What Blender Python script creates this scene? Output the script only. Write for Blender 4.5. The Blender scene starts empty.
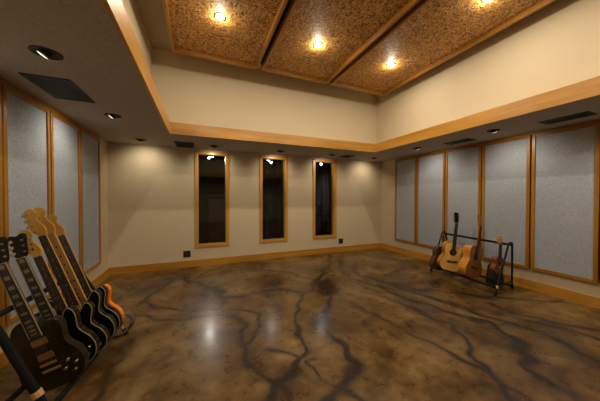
import bpy, bmesh, math, random
import numpy as np
from mathutils import Vector, Matrix
random.seed(4)
sc = bpy.context.scene
COL = sc.collection
PI = math.pi

# ------------------------------------------------------------------ room measures (metres)
XL, XR, YB, YF = -1.404, 4.301, 4.877, -2.2
SOF = 2.206                      # underside of the soffit
IX0, IX1, IY0, IY1 = -0.389, 3.242, -1.25, 3.852   # opening of the raised ceiling
BAND = 2.370                     # top of the wooden band
SET = 0.25                       # set-back of the raised walls behind the band
CEIL = 3.50

# ------------------------------------------------------------------ materials
def mat(name):
    m = bpy.data.materials.new(name); m.use_nodes = True
    nt = m.node_tree
    return m, nt, nt.nodes['Principled BSDF']

def N(nt, kind, **kw):
    n = nt.nodes.new(kind)
    for k, v in kw.items():
        if k in n.inputs: n.inputs[k].default_value = v
        else: setattr(n, k, v)
    return n

def L(nt, a, b): nt.links.new(a, b)

def ramp(nt, fac, stops):
    r = nt.nodes.new('ShaderNodeValToRGB')
    e = r.color_ramp.elements
    while len(e) < len(stops): e.new(0.5)
    for q, (p, c) in zip(e, stops):
        q.position = p; q.color = (*c, 1)
    L(nt, fac, r.inputs['Fac'])
    return r.outputs['Color']

def coords(nt, scale=(1, 1, 1), kind='Object'):
    tc = nt.nodes.new('ShaderNodeTexCoord')
    mp = N(nt, 'ShaderNodeMapping'); mp.inputs['Scale'].default_value = scale
    L(nt, tc.outputs[kind], mp.inputs['Vector'])
    return mp.outputs['Vector']

def bump(nt, b, height, strength, dist=0.01):
    n = N(nt, 'ShaderNodeBump', Strength=strength, Distance=dist)
    L(nt, height, n.inputs['Height']); L(nt, n.outputs['Normal'], b.inputs['Normal'])

def plain(name, col, rough=0.5, metal=0.0, coat=0.0, noise=0.06, nscale=30, emit=None, emits=0.0):
    m, nt, b = mat(name)
    v = coords(nt)
    t = N(nt, 'ShaderNodeTexNoise', Scale=nscale, Detail=4.0); L(nt, v, t.inputs['Vector'])
    lo = tuple(max(0, c * (1 - noise * 2)) for c in col); hi = tuple(min(1, c * (1 + noise * 2)) for c in col)
    L(nt, ramp(nt, t.outputs['Fac'], [(0.25, lo), (0.75, hi)]), b.inputs['Base Color'])
    b.inputs['Roughness'].default_value = rough; b.inputs['Metallic'].default_value = metal
    b.inputs['Coat Weight'].default_value = coat; b.inputs['Coat Roughness'].default_value = 0.08
    if emit:
        b.inputs['Emission Color'].default_value = (*emit, 1); b.inputs['Emission Strength'].default_value = emits
    return m

def wood(name, lo, mid, hi, axis, rough=0.38, scale=1.0, coat=0.15):
    """straight grained timber; axis = the direction of the grain"""
    m, nt, b = mat(name)
    s = [22 * scale] * 3; s['xyz'.index(axis)] = 1.1 * scale
    v = coords(nt, tuple(s))
    t = N(nt, 'ShaderNodeTexNoise', Scale=1.0, Detail=6.0, Roughness=0.6, Distortion=0.6); L(nt, v, t.inputs['Vector'])
    v2 = coords(nt, tuple(1.1 if i == 'xyz'.index(axis) else 4.0 for i in range(3)))
    t2 = N(nt, 'ShaderNodeTexNoise', Scale=0.9, Detail=2.0); L(nt, v2, t2.inputs['Vector'])
    mx = N(nt, 'ShaderNodeMath', operation='MULTIPLY_ADD'); mx.inputs[1].default_value = 0.55
    L(nt, t.outputs['Fac'], mx.inputs[0])
    m2 = N(nt, 'ShaderNodeMath', operation='MULTIPLY'); m2.inputs[1].default_value = 0.45
    L(nt, t2.outputs['Fac'], m2.inputs[0]); L(nt, m2.outputs[0], mx.inputs[2])
    L(nt, ramp(nt, mx.outputs[0], [(0.34, lo), (0.5, mid), (0.66, hi)]), b.inputs['Base Color'])
    b.inputs['Roughness'].default_value = rough; b.inputs['Coat Weight'].default_value = coat
    b.inputs['Coat Roughness'].default_value = 0.2
    bump(nt, b, t.outputs['Fac'], 0.08, 0.004)
    return m

def paint(name, col, texscale, strength, rough=0.85, var=0.03):
    m, nt, b = mat(name)
    v = coords(nt)
    t = N(nt, 'ShaderNodeTexNoise', Scale=texscale, Detail=5.0, Roughness=0.65); L(nt, v, t.inputs['Vector'])
    lo = tuple(c * (1 - var) for c in col); hi = tuple(c * (1 + var) for c in col)
    L(nt, ramp(nt, t.outputs['Fac'], [(0.3, lo), (0.7, hi)]), b.inputs['Base Color'])
    b.inputs['Roughness'].default_value = rough
    b.inputs['Specular IOR Level'].default_value = 0.25
    bump(nt, b, t.outputs['Fac'], strength, 0.01)
    return m

M = {}
WALLC = (0.59, 0.485, 0.33)
M['wall'] = paint('beige_wall_paint', WALLC, 90, 0.06, 0.6, 0.015)
M['upper'] = paint('beige_upper_wall_paint', WALLC, 90, 0.06, 0.7, 0.015)
M['soffit'] = paint('soffit_textured_fabric', (0.44, 0.39, 0.32), 45, 0.5, 0.95, 0.13)
M['ceil'] = paint('ceiling_plaster', (0.40, 0.32, 0.2), 60, 0.1)
OR = ((0.33, 0.145, 0.016), (0.46, 0.215, 0.026), (0.56, 0.28, 0.040))
M['wood_x'] = wood('fir_trim_along_x', *OR, 'x')
M['wood_y'] = wood('fir_trim_along_y', *OR, 'y')
M['wood_z'] = wood('fir_frame_upright', (0.25, 0.098, 0.008), (0.365, 0.155, 0.013), (0.45, 0.205, 0.022), 'z')
M['wood_zy'] = wood('fir_frame_level', (0.25, 0.098, 0.008), (0.365, 0.155, 0.013), (0.45, 0.205, 0.022), 'y')
WN = ((0.38, 0.18, 0.028), (0.52, 0.265, 0.046), (0.62, 0.33, 0.066))
M['win_z'] = wood('window_fir_upright', *WN, 'z')
M['win_x'] = wood('window_fir_level', *WN, 'x')
CP = ((0.23, 0.092, 0.010), (0.35, 0.148, 0.016), (0.43, 0.192, 0.026))
M['cwood_x'] = wood('ceiling_frame_along_x', *CP, 'x')
M['cwood_y'] = wood('ceiling_frame_along_y', *CP, 'y')
M['dark_gap'] = plain('dark_backing', (0.02, 0.015, 0.01), 0.9)
M['black'] = plain('black_paint', (0.012, 0.012, 0.012), 0.45)
M['vent'] = plain('black_vent_metal', (0.016, 0.015, 0.014), 0.5)
M['outlet'] = plain('dark_brown_plate', (0.035, 0.022, 0.012), 0.4)
M['slot'] = plain('outlet_slot_black', (0.008, 0.006, 0.005), 0.6)
M['tube'] = plain('black_rack_tube', (0.014, 0.014, 0.015), 0.42, 0.0, 0.1)
M['foam'] = plain('black_rack_foam', (0.004, 0.0038, 0.0036), 0.75)
M['tape'] = plain('tan_tape', (0.55, 0.34, 0.12), 0.5)
M['gloss_black'] = plain('black_lacquer', (0.006, 0.0055, 0.005), 0.2, 0, 0.25)
M['olive_black'] = plain('worn_black_lacquer', (0.014, 0.011, 0.005), 0.3, 0, 0.2)
M['cream'] = plain('cream_binding', (0.27, 0.23, 0.145), 0.45)
M['fret'] = plain('worn_fret_wire', (0.09, 0.075, 0.055), 0.5, 0.6)
M['rose'] = plain('rosewood', (0.022, 0.014, 0.010), 0.45, nscale=60, noise=0.25)
M['ebony'] = plain('ebony', (0.013, 0.011, 0.010), 0.4)
M['pearl'] = plain('pearl_inlay', (0.24, 0.21, 0.16), 0.3, nscale=60, noise=0.15)
M['maple'] = wood('amber_maple', (0.44, 0.215, 0.032), (0.55, 0.285, 0.046), (0.63, 0.345, 0.068), 'y', 0.25, 2.0, 0.5)
M['maple_board'] = wood('maple_fretboard', (0.28, 0.13, 0.025), (0.36, 0.175, 0.036), (0.43, 0.22, 0.05), 'y', 0.25, 2.0, 0.5)
M['orange'] = plain('orange_lacquer', (0.85, 0.22, 0.015), 0.18, 0, 0.6)
M['nickel'] = plain('nickel_hardware', (0.55, 0.52, 0.46), 0.25, 1.0)
M['bronze'] = plain('bronze_pickup_cover', (0.30, 0.17, 0.07), 0.35, 0.7)
M['spruce'] = wood('golden_spruce', (0.55, 0.29, 0.065), (0.66, 0.37, 0.09), (0.74, 0.44, 0.13), 'y', 0.25, 3.0, 0.5)
M['side_honey'] = wood('honey_guitar_side', (0.30, 0.10, 0.014), (0.48, 0.175, 0.022), (0.62, 0.26, 0.04), 'y', 0.2, 1.2, 0.7)
M['mahog'] = wood('red_brown_mahogany', (0.20, 0.065, 0.012), (0.28, 0.095, 0.018), (0.34, 0.12, 0.026), 'y', 0.25, 2.0, 0.5)
M['sunburst'] = wood('dark_sunburst', (0.035, 0.014, 0.006), (0.06, 0.024, 0.009), (0.11, 0.05, 0.015), 'y', 0.2, 2.0, 0.6)
M['dk_mahog'] = wood('dark_mahogany_neck', (0.05, 0.02, 0.01), (0.075, 0.03, 0.012), (0.10, 0.04, 0.016), 'y', 0.3, 2.0, 0.3)
M['uke'] = wood('ukulele_mahogany', (0.10, 0.032, 0.010), (0.15, 0.05, 0.015), (0.20, 0.07, 0.02), 'y', 0.3, 3.0, 0.3)
for k in ('foam', 'tube', 'olive_black', 'gloss_black', 'ebony', 'rose'):
    M[k].node_tree.nodes['Principled BSDF'].inputs['Specular IOR Level'].default_value = 0.22
M['white'] = plain('white_plastic', (0.75, 0.70, 0.60), 0.35)
M['leather'] = plain('brown_leather', (0.10, 0.068, 0.048), 0.5, nscale=80, noise=0.2)
M['case'] = plain('black_case_cloth', (0.016, 0.013, 0.013), 0.8, nscale=120, noise=0.2)
M['string'] = plain('steel_string', (0.30, 0.26, 0.20), 0.4, 1.0)
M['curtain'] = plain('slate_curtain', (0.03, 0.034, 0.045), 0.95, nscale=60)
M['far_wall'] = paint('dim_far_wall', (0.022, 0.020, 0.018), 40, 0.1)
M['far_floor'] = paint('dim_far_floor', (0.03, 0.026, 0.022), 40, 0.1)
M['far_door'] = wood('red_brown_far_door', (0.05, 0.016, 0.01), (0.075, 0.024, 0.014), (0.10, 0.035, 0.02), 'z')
LAMP = (1.0, 0.885, 0.695)
M['lens'] = plain('lit_lamp_lens', (0.9, 0.85, 0.75), 0.3, emit=(1, 0.93, 0.82), emits=30.0)
M['can_lens'] = plain('lit_spot_lens', (0.9, 0.85, 0.75), 0.3, emit=(1, 0.86, 0.68), emits=1.6)

def glass():
    """clear pane: see-through, with the mirror reflection of plain glass"""
    m, nt, b = mat('window_glass')
    nt.nodes.remove(b)
    out = nt.nodes['Material Output']
    tr = N(nt, 'ShaderNodeBsdfTransparent'); tr.inputs['Color'].default_value = (0.86, 0.88, 0.88, 1)
    gl = N(nt, 'ShaderNodeBsdfAnisotropic'); gl.inputs['Roughness'].default_value = 0.0
    fr = N(nt, 'ShaderNodeFresnel', IOR=1.5)
    mx = N(nt, 'ShaderNodeMixShader')
    L(nt, fr.outputs[0], mx.inputs[0]); L(nt, tr.outputs[0], mx.inputs[1]); L(nt, gl.outputs[0], mx.inputs[2])
    L(nt, mx.outputs[0], out.inputs['Surface'])
    return m
M['glass'] = glass()

def fabric():
    m, nt, b = mat('grey_acoustic_fabric')
    v = coords(nt)
    t = N(nt, 'ShaderNodeTexNoise', Scale=60.0, Detail=3.0, Roughness=0.7, Distortion=1.0); L(nt, v, t.inputs['Vector'])
    t2 = N(nt, 'ShaderNodeTexNoise', Scale=160.0, Detail=2.0); L(nt, v, t2.inputs['Vector'])
    a = N(nt, 'ShaderNodeMath', operation='MULTIPLY_ADD'); a.inputs[1].default_value = 0.7
    L(nt, t.outputs['Fac'], a.inputs[0])
    c = N(nt, 'ShaderNodeMath', operation='MULTIPLY'); c.inputs[1].default_value = 0.3
    L(nt, t2.outputs['Fac'], c.inputs[0]); L(nt, c.outputs[0], a.inputs[2])
    L(nt, ramp(nt, a.outputs[0], [(0.34, (0.28, 0.31, 0.365)), (0.5, (0.385, 0.415, 0.475)), (0.66, (0.50, 0.53, 0.59))]), b.inputs['Base Color'])
    b.inputs['Roughness'].default_value = 0.95; b.inputs['Specular IOR Level'].default_value = 0.1
    bump(nt, b, a.outputs[0], 0.5, 0.006)
    return m
M['fabric'] = fabric()

def ceiling_board():
    m, nt, b = mat('speckled_ceiling_board')
    v = coords(nt)
    t = N(nt, 'ShaderNodeTexNoise', Scale=38.0, Detail=2.0, Roughness=0.5, Distortion=1.5); L(nt, v, t.inputs['Vector'])
    t2 = N(nt, 'ShaderNodeTexNoise', Scale=5.0, Detail=2.0); L(nt, v, t2.inputs['Vector'])
    c1 = ramp(nt, t.outputs['Fac'], [(0.40, (0.13, 0.048, 0.012)), (0.47, (0.44, 0.215, 0.05)), (0.60, (0.76, 0.44, 0.135))])
    c2 = ramp(nt, t2.outputs['Fac'], [(0.3, (0.82, 0.78, 0.72)), (0.7, (1, 1, 1))])
    mx = N(nt, 'ShaderNodeMix', data_type='RGBA', blend_type='MULTIPLY'); mx.inputs[0].default_value = 1
    L(nt, c1, mx.inputs[6]); L(nt, c2, mx.inputs[7]); L(nt, mx.outputs[2], b.inputs['Base Color'])
    b.inputs['Roughness'].default_value = 0.6
    bump(nt, b, t.outputs['Fac'], 0.5, 0.008)
    return m
M['board'] = ceiling_board()

def floor_mat():
    m, nt, b = mat('acid_stained_concrete')
    v = coords(nt)
    at = N(nt, 'ShaderNodeAttribute', attribute_name='stain_and_reflection')
    big = N(nt, 'ShaderNodeTexNoise', Scale=1.7, Detail=6.0, Roughness=0.62, Distortion=0.7); L(nt, v, big.inputs['Vector'])
    mid = N(nt, 'ShaderNodeTexNoise', Scale=8.0, Detail=5.0, Roughness=0.65, Distortion=0.2); L(nt, v, mid.inputs['Vector'])
    fine = N(nt, 'ShaderNodeTexNoise', Scale=55.0, Detail=4.0, Roughness=0.7); L(nt, v, fine.inputs['Vector'])
    s = N(nt, 'ShaderNodeMath', operation='MULTIPLY_ADD'); s.inputs[1].default_value = 0.55
    L(nt, big.outputs['Fac'], s.inputs[0])
    s2 = N(nt, 'ShaderNodeMath', operation='MULTIPLY_ADD'); s2.inputs[1].default_value = 0.30
    L(nt, mid.outputs['Fac'], s2.inputs[0])
    s3 = N(nt, 'ShaderNodeMath', operation='MULTIPLY'); s3.inputs[1].default_value = 0.15
    L(nt, fine.outputs['Fac'], s3.inputs[0]); L(nt, s3.outputs[0], s2.inputs[2]); L(nt, s2.outputs[0], s.inputs[2])
    base = ramp(nt, s.outputs[0], [(0.37, (0.030, 0.013, 0.003)), (0.46, (0.088, 0.044, 0.011)), (0.54, (0.158, 0.086, 0.026)), (0.64, (0.26, 0.165, 0.072))])
    # veins and painted window reflections: the stain value of the floor, its edge roughened by the noise
    w = N(nt, 'ShaderNodeMath', operation='MULTIPLY_ADD'); w.inputs[1].default_value = 1.7
    L(nt, mid.outputs['Fac'], w.inputs[0]); w.inputs[2].default_value = -0.85
    ad = N(nt, 'ShaderNodeMath', operation='MULTIPLY_ADD'); L(nt, w.outputs[0], ad.inputs[0])
    L(nt, at.outputs['Fac'], ad.inputs[1]); L(nt, at.outputs['Fac'], ad.inputs[2])
    vf = ramp(nt, ad.outputs[0], [(0.06, (0, 0, 0)), (0.80, (1, 1, 1))])
    mx = N(nt, 'ShaderNodeMix', data_type='RGBA', blend_type='MIX')
    L(nt, vf, mx.inputs[0]); L(nt, base, mx.inputs[6]); mx.inputs[7].default_value = (0.018, 0.011, 0.007, 1)
    L(nt, mx.outputs[2], b.inputs['Base Color'])
    L(nt, ramp(nt, mid.outputs['Fac'], [(0.3, (0.24,) * 3), (0.7, (0.38,) * 3)]), b.inputs['Roughness'])
    b.inputs['Specular IOR Level'].default_value = 0.38
    b.inputs['Coat Weight'].default_value = 0.22; b.inputs['Coat Roughness'].default_value = 0.17
    bump(nt, b, fine.outputs['Fac'], 0.05, 0.004)
    return m
M['floor'] = floor_mat()

# ------------------------------------------------------------------ mesh helpers
class MB:
    """collects shapes, then links them as ONE mesh object"""
    def __init__(s): s.bm = bmesh.new()
    def box(s, x0, x1, y0, y1, z0, z1, bev=0.0):
        tmp = bmesh.new()
        vs = [tmp.verts.new((x, y, z)) for x in (x0, x1) for y in (y0, y1) for z in (z0, z1)]
        for f in ((0, 1, 3, 2), (4, 6, 7, 5), (0, 4, 5, 1), (2, 3, 7, 6), (0, 2, 6, 4), (1, 5, 7, 3)):
            tmp.faces.new([vs[i] for i in f])
        if bev: bmesh.ops.bevel(tmp, geom=tmp.edges[:], offset=bev, segments=2, affect='EDGES', profile=0.5)
        s.merge(tmp); return s
    def merge(s, tmp):
        me = bpy.data.meshes.new('t'); tmp.to_mesh(me); tmp.free(); s.bm.from_mesh(me); bpy.data.meshes.remove(me)
    def tube(s, pts, r, seg=10, closed=False, flat=None):
        """swept round tube (or flat strap: flat=(half width, half thickness, width axis))"""
        pts = [Vector(p) for p in pts]; n = len(pts); rings = []
        up = None
        for i, p in enumerate(pts):
            a = pts[i - 1] if (i > 0 or closed) else p
            c = pts[(i + 1) % n] if (i < n - 1 or closed) else p
            d = (c - a).normalized()
            if flat:
                w = Vector(flat[2]); w = (w - d * w.dot(d)).normalized(); q = d.cross(w)
                hw, ht = flat[0], flat[1]
                ring = [p + w * hw + q * ht, p - w * hw + q * ht, p - w * hw - q * ht, p + w * hw - q * ht]
            else:
                if up is None:
                    up = Vector((0, 0, 1)) if abs(d.z) < 0.9 else Vector((1, 0, 0))
                u = (up - d * up.dot(d)).normalized(); q = d.cross(u); up = u
                rr = r[i] if isinstance(r, (list, tuple)) else r
                ring = [p + (u * math.cos(2 * PI * k / seg) + q * math.sin(2 * PI * k / seg)) * rr for k in range(seg)]
            rings.append([s.bm.verts.new(v) for v in ring])
        m = len(rings[0])
        for i in range(n if closed else n - 1):
            A, B = rings[i], rings[(i + 1) % n]
            for k in range(m): s.bm.faces.new((A[k], A[(k + 1) % m], B[(k + 1) % m], B[k]))
        if not closed:
            s.bm.faces.new(rings[0][::-1]); s.bm.faces.new(rings[-1])
        return s
    def prism(s, pts, z0, z1, bev=0.0):
        tmp = bmesh.new()
        a = [tmp.verts.new((x, y, z0)) for x, y in pts]; c = [tmp.verts.new((x, y, z1)) for x, y in pts]
        n = len(pts)
        lo = tmp.faces.new(a[::-1]); hi = tmp.faces.new(c)
        for i in range(n): tmp.faces.new((a[i], a[(i + 1) % n], c[(i + 1) % n], c[i]))
        if bev:
            bmesh.ops.bevel(tmp, geom=list(lo.edges) + list(hi.edges), offset=bev, segments=3, affect='EDGES', profile=0.5)
        s.merge(tmp); return s
    def cyl(s, c, r, h, axis='z', seg=20, r2=None):
        """cylinder or cone from c along axis by h"""
        r2 = r if r2 is None else r2
        A, B = [], []
        for k in range(seg):
            x, y = math.cos(2 * PI * k / seg), math.sin(2 * PI * k / seg)
            def P(rad, t):
                if axis == 'z': return (c[0] + x * rad, c[1] + y * rad, c[2] + t)
                if axis == 'y': return (c[0] + y * rad, c[1] + t, c[2] + x * rad)
                return (c[0] + t, c[1] + x * rad, c[2] + y * rad)
            A.append(s.bm.verts.new(P(r, 0))); B.append(s.bm.verts.new(P(r2, h)))
        s.bm.faces.new(A[::-1]); s.bm.faces.new(B)
        for k in range(seg): s.bm.faces.new((A[k], A[(k + 1) % seg], B[(k + 1) % seg], B[k]))
        return s
    def lathe(s, prof, c=(0, 0, 0), seg=28, rot=None):
        rings = []
        for r, z in prof:
            ring = []
            for k in range(seg):
                v = Vector((r * math.cos(2 * PI * k / seg), r * math.sin(2 * PI * k / seg), z))
                if rot is not None: v = rot @ v
                ring.append(s.bm.verts.new(v + Vector(c)))
            rings.append(ring)
        for A, B in zip(rings, rings[1:]):
            for k in range(seg): s.bm.faces.new((A[k], A[(k + 1) % seg], B[(k + 1) % seg], B[k]))
        return s
    def build(s, name, m, parent=None, smooth=False, angle=0.6):
        bmesh.ops.recalc_face_normals(s.bm, faces=s.bm.faces[:])
        me = bpy.data.meshes.new(name); s.bm.to_mesh(me); s.bm.free()
        if smooth:
            me.polygons.foreach_set('use_smooth', [True] * len(me.polygons))
            me.set_sharp_from_angle(angle=angle)
        o = bpy.data.objects.new(name, me); COL.objects.link(o)
        me.materials.append(M[m] if isinstance(m, str) else m)
        if parent is not None: o.parent = parent
        return o

def tag(o, label=None, cat=None, group=None, kind=None):
    if label: o['label'] = label
    if cat: o['category'] = cat
    if group: o['group'] = group
    if kind: o['kind'] = kind
    return o

def thing(name, label, cat, loc=(0, 0, 0), rotz=0.0, group=None, matrix=None):
    o = bpy.data.objects.new(name, None); COL.objects.link(o)
    o.empty_display_size = 0.1
    if matrix is not None: o.matrix_world = matrix
    else: o.location = loc; o.rotation_euler = (0, 0, rotz)
    return tag(o, label, cat, group)

def struct(name, mb, m, parent=None, label=None, **kw):
    o = mb.build(name, m, parent, **kw)
    if parent is None: tag(o, label, None, None, 'structure')
    return o

def spline(pts, per=6, closed=True):
    out = []; n = len(pts)
    for i in range(n if closed else n - 1):
        g = lambda k: Vector(pts[k % n]) if closed else Vector(pts[max(0, min(n - 1, k))])
        p0, p1, p2, p3 = g(i - 1), g(i), g(i + 1), g(i + 2)
        for k in range(per):
            t = k / per
            v = 0.5 * ((2 * p1) + (p2 - p0) * t + (2 * p0 - 5 * p1 + 4 * p2 - p3) * t * t + (3 * p1 - p0 - 3 * p2 + p3) * t ** 3)
            out.append(tuple(v))
    if not closed: out.append(tuple(pts[-1]))
    return out

VEINS_REFLECTIONS_MARKS = [  # floor veins, painted dark window reflections and one dark streak
 ([(-0.31,4.388),(-0.382,4.212),(-0.513,3.949),(-0.613,3.648),(-0.7,3.371)], 0.09, 0.7),
 ([(-0.221,4.407),(-0.332,4.292),(-0.446,4.288)], 0.22, 0.6),
 ([(-0.31,4.388),(-0.478,4.203),(-0.681,4.061),(-0.848,3.817),(-0.953,3.626)], 0.06, 0.6),
 ([(-0.31,4.388),(-0.147,4.018),(0.089,3.74),(0.188,3.535),(0.262,3.284)], 0.08, 0.9),
 ([(0.259,3.251),(0.25,2.865),(0.253,2.666)], 0.06, 0.45),  # dark reflection of the left-hand window, painted into the floor colour
 ([(0.259,3.251),(0.411,3.154),(0.602,3.142),(0.677,3.181),(0.926,3.228),(1.132,3.181),(1.3,3.033),(1.444,3.012),(1.508,2.835),(1.547,2.714)], 0.07, 0.85),
 ([(-0.182,4.178),(-0.051,4.227),(0.108,4.504),(0.431,4.702),(0.936,4.877)], 0.06, 0.6),
 ([(-0.149,4.066),(0.101,4.217),(0.396,4.323),(0.831,4.331),(1.032,4.247),(1.237,4.67)], 0.06, 0.65),
 ([(-0.72,3.467),(-0.535,3.302),(-0.328,3.132),(-0.143,3.002),(0.048,2.949),(0.263,2.886),(0.441,2.785),(0.548,2.741),(0.601,2.568),(0.549,2.348),(0.466,2.197),(0.376,2.104)], 0.04, 0.9),
 ([(-0.745,3.177),(-0.515,3.057),(-0.406,2.895),(-0.252,2.853),(-0.086,2.83),(0.117,2.794),(0.297,2.694),(0.408,2.578),(0.42,2.402),(0.347,2.196),(0.33,1.939),(0.371,1.859),(0.417,1.724),(0.462,1.612),(0.506,1.545),(0.52,1.442),(0.497,1.342)], 0.04, 0.9),
 ([(0.36,2.277),(0.325,2.11),(0.336,1.885),(0.367,1.801)], 0.14, 0.45),
 ([(0.321,1.843),(0.357,1.793)], 0.08, 0.8),
 ([(2.699,4.694),(2.12,3.794),(1.692,3.348),(1.364,3.006),(1.163,2.712),(0.998,2.501),(0.889,2.227),(0.864,2.014),(0.852,1.875),(0.741,1.768),(0.616,1.663),(0.511,1.581),(0.419,1.51),(0.347,1.435)], 0.055, 0.95),
 ([(0.548,1.973),(0.58,1.93),(0.645,1.861),(0.727,1.8)], 0.05, 0.85),
 ([(1.651,2.925),(1.547,2.714),(1.443,2.506),(1.217,2.31),(1.123,2.109),(1.145,1.897),(1.133,1.713),(1.113,1.652),(1.124,1.544)], 0.055, 1),
 ([(1.626,3.057),(1.836,3.192),(1.637,2.817)], 0.26, 0.75),  # vein together with the painted dark reflection of the right-hand window
 ([(1.171,1.836),(1.142,1.696),(1.124,1.544),(1.052,1.47),(0.987,1.402),(0.906,1.369),(0.809,1.338),(0.723,1.278)], 0.06, 0.9),
 ([(1.038,1.475),(1.089,1.523)], 0.12, 0.6),
 ([(0.897,1.354),(0.931,1.322),(0.977,1.277),(0.985,1.215),(0.972,1.144)], 0.06, 0.85),
 ([(0.791,1.721),(0.798,1.576),(0.791,1.484),(0.843,1.395),(0.93,1.368)], 0.035, 0.8),
 ([(0.81,1.726),(0.866,1.729)], 0.07, 0.6),
 ([(1.067,4.168),(1.472,3.875),(1.53,3.569),(1.643,3.32),(1.864,3.18)], 0.04, 0.6),
 ([(0.654,4.34),(1.032,4.247)], 0.05, 0.6),
 ([(0.963,3.464),(1.02,3.395)], 0.25, 0.45),  # dark blob: reflection of the middle window, put into the floor colour
 ([(2.809,4.452),(2.322,3.646),(2.145,3.11),(2.178,2.786),(2.276,2.588)], 0.09, 0.45),
 ([(1.646,2.606),(1.761,2.345),(1.794,2.118),(1.799,1.868),(1.825,1.701),(1.873,1.543),(1.907,1.376),(1.962,1.207)], 0.035, 0.7),
 ([(1.909,1.333),(1.962,1.207),(1.998,1.12),(1.954,0.998),(1.857,0.892),(1.777,0.822)], 0.05, 0.8),
 ([(1.954,0.998),(1.988,0.872),(2.047,0.796),(2.045,0.725)], 0.06, 0.8),
 ([(2.066,2.753),(2.206,2.508),(2.251,2.29),(2.305,2.008),(2.32,1.85),(2.323,1.734),(2.319,1.551),(2.256,1.416),(2.162,1.299),(2.052,1.194),(1.966,1.088)], 0.035, 0.8),
 ([(2.225,3.227),(2.305,2.95),(2.43,2.765),(2.415,2.457),(2.472,2.229),(2.534,2.022),(2.559,1.85),(2.644,1.715),(2.758,1.531),(2.733,1.359),(2.693,1.268),(2.586,1.167)], 0.06, 0.85),
 ([(2.693,1.268),(2.594,1.163),(2.453,1.079),(2.285,1.023),(2.2,0.926),(2.145,0.824),(2.085,0.74)], 0.11, 0.85),
 ([(2.485,3.454),(2.576,2.931),(2.649,2.51),(2.731,2.254),(2.831,2.048),(2.862,1.857),(2.875,1.668),(2.931,1.459),(2.98,1.275),(2.981,1.13),(2.982,1.001),(2.889,0.884),(2.827,0.762)], 0.07, 0.9),
 ([(2.565,3.034),(2.687,2.837),(2.77,2.499),(3.006,2.322),(3.248,2.11),(3.451,1.92),(3.854,1.653),(4.125,1.477)], 0.09, 0.7),
 ([(3.258,1.778),(3.27,1.659),(3.31,1.461),(3.392,1.288),(3.494,1.14),(3.615,0.992)], 0.06, 0.75),
 ([(3.128,1.466),(3.172,1.358),(3.321,1.172),(3.362,0.921)], 0.06, 0.65),
 ([(2.87,3.991),(2.553,3.549),(2.404,3.205),(2.389,2.825),(2.519,2.564)], 0.07, 0.55),
 ([(2.736,3.066),(3.129,3.186),(3.476,3.296)], 0.16, 0.5),
 ([(-0.598,2.511),(-0.61,2.209),(-0.618,1.926),(-0.62,1.809)], 0.12, 0.55),  # broad faint dark streak beside the left rack
 ([(-0.61,2.306),(-0.631,2.241)], 0.16, 0.4),  # darker patch along the same streak
 ([(3.217,2.57),(3.552,2.573)], 0.2, 0.45),
 ([(0.062,3.751),(0.168,3.665)], 0.12, 0.5),
 ([(0.085,2.484),(0.335,2.235)], 0.22, 0.25),
 ([(3.298,3.24),(3.051,3.473),(2.92,3.739)], 0.1, 0.3),
]
# ------------------------------------------------------------------ floor
def build_floor():
    xs = np.linspace(XL - 0.1, XR + 0.1, 366)
    ys = np.concatenate([np.linspace(YF - 0.1, 0.9, 12)[:-1], np.linspace(0.9, YB + 0.12, 262)])
    X, Y = np.meshgrid(xs, ys)
    P = np.stack([X.ravel(), Y.ravel()], 1)
    rng = np.random.RandomState(3)
    # slow wobble so that the veins wander
    wob = np.zeros_like(P)
    for k in range(20):
        d = rng.normal(size=2); d /= np.linalg.norm(d); f = rng.uniform(8, 45); ph = rng.uniform(0, 6.28)
        wob[:, k % 2] += np.sin(P @ d * f + ph) * 0.17 / f
    Q = P + wob
    vary = np.ones(len(P))
    for k in range(10):
        d = rng.normal(size=2); d /= np.linalg.norm(d); vary += np.sin(P @ d * rng.uniform(6, 22) + rng.uniform(0, 6.28)) * 0.13
    vary = np.clip(vary, 0.45, 1.7)
    stain_and_reflection = np.zeros(len(P))
    for pts, w, st in VEINS_REFLECTIONS_MARKS:
        best = np.full(len(P), 9.0)
        A = np.array(pts)
        for a, c in zip(A[:-1], A[1:]):
            d = c - a; t = np.clip(((Q - a) @ d) / (d @ d + 1e-9), 0, 1)
            best = np.minimum(best, np.linalg.norm(Q - (a + t[:, None] * d), axis=1))
        core = np.exp(-(best / (w * 0.45 * vary)) ** 2) * st
        halo = np.exp(-(best / (w * 2.0)) ** 2) * st * 0.36
        stain_and_reflection = np.maximum(stain_and_reflection, core + halo * (1 - core))
    nx, ny = len(xs), len(ys)
    verts = np.stack([P[:, 0], P[:, 1], np.zeros(len(P))], 1)
    i = np.arange(nx * ny).reshape(ny, nx)
    F = np.stack([i[:-1, :-1].ravel(), i[:-1, 1:].ravel(), i[1:, 1:].ravel(), i[1:, :-1].ravel()], 1)
    me = bpy.data.meshes.new('floor'); me.from_pydata(verts.tolist(), [], F.tolist())
    at = me.attributes.new('stain_and_reflection', 'FLOAT', 'POINT'); at.data.foreach_set('value', stain_and_reflection.astype(np.float32))
    o = bpy.data.objects.new('floor', me); COL.objects.link(o); me.materials.append(M['floor'])
    tag(o, None, None, None, 'structure')
build_floor()

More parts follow.
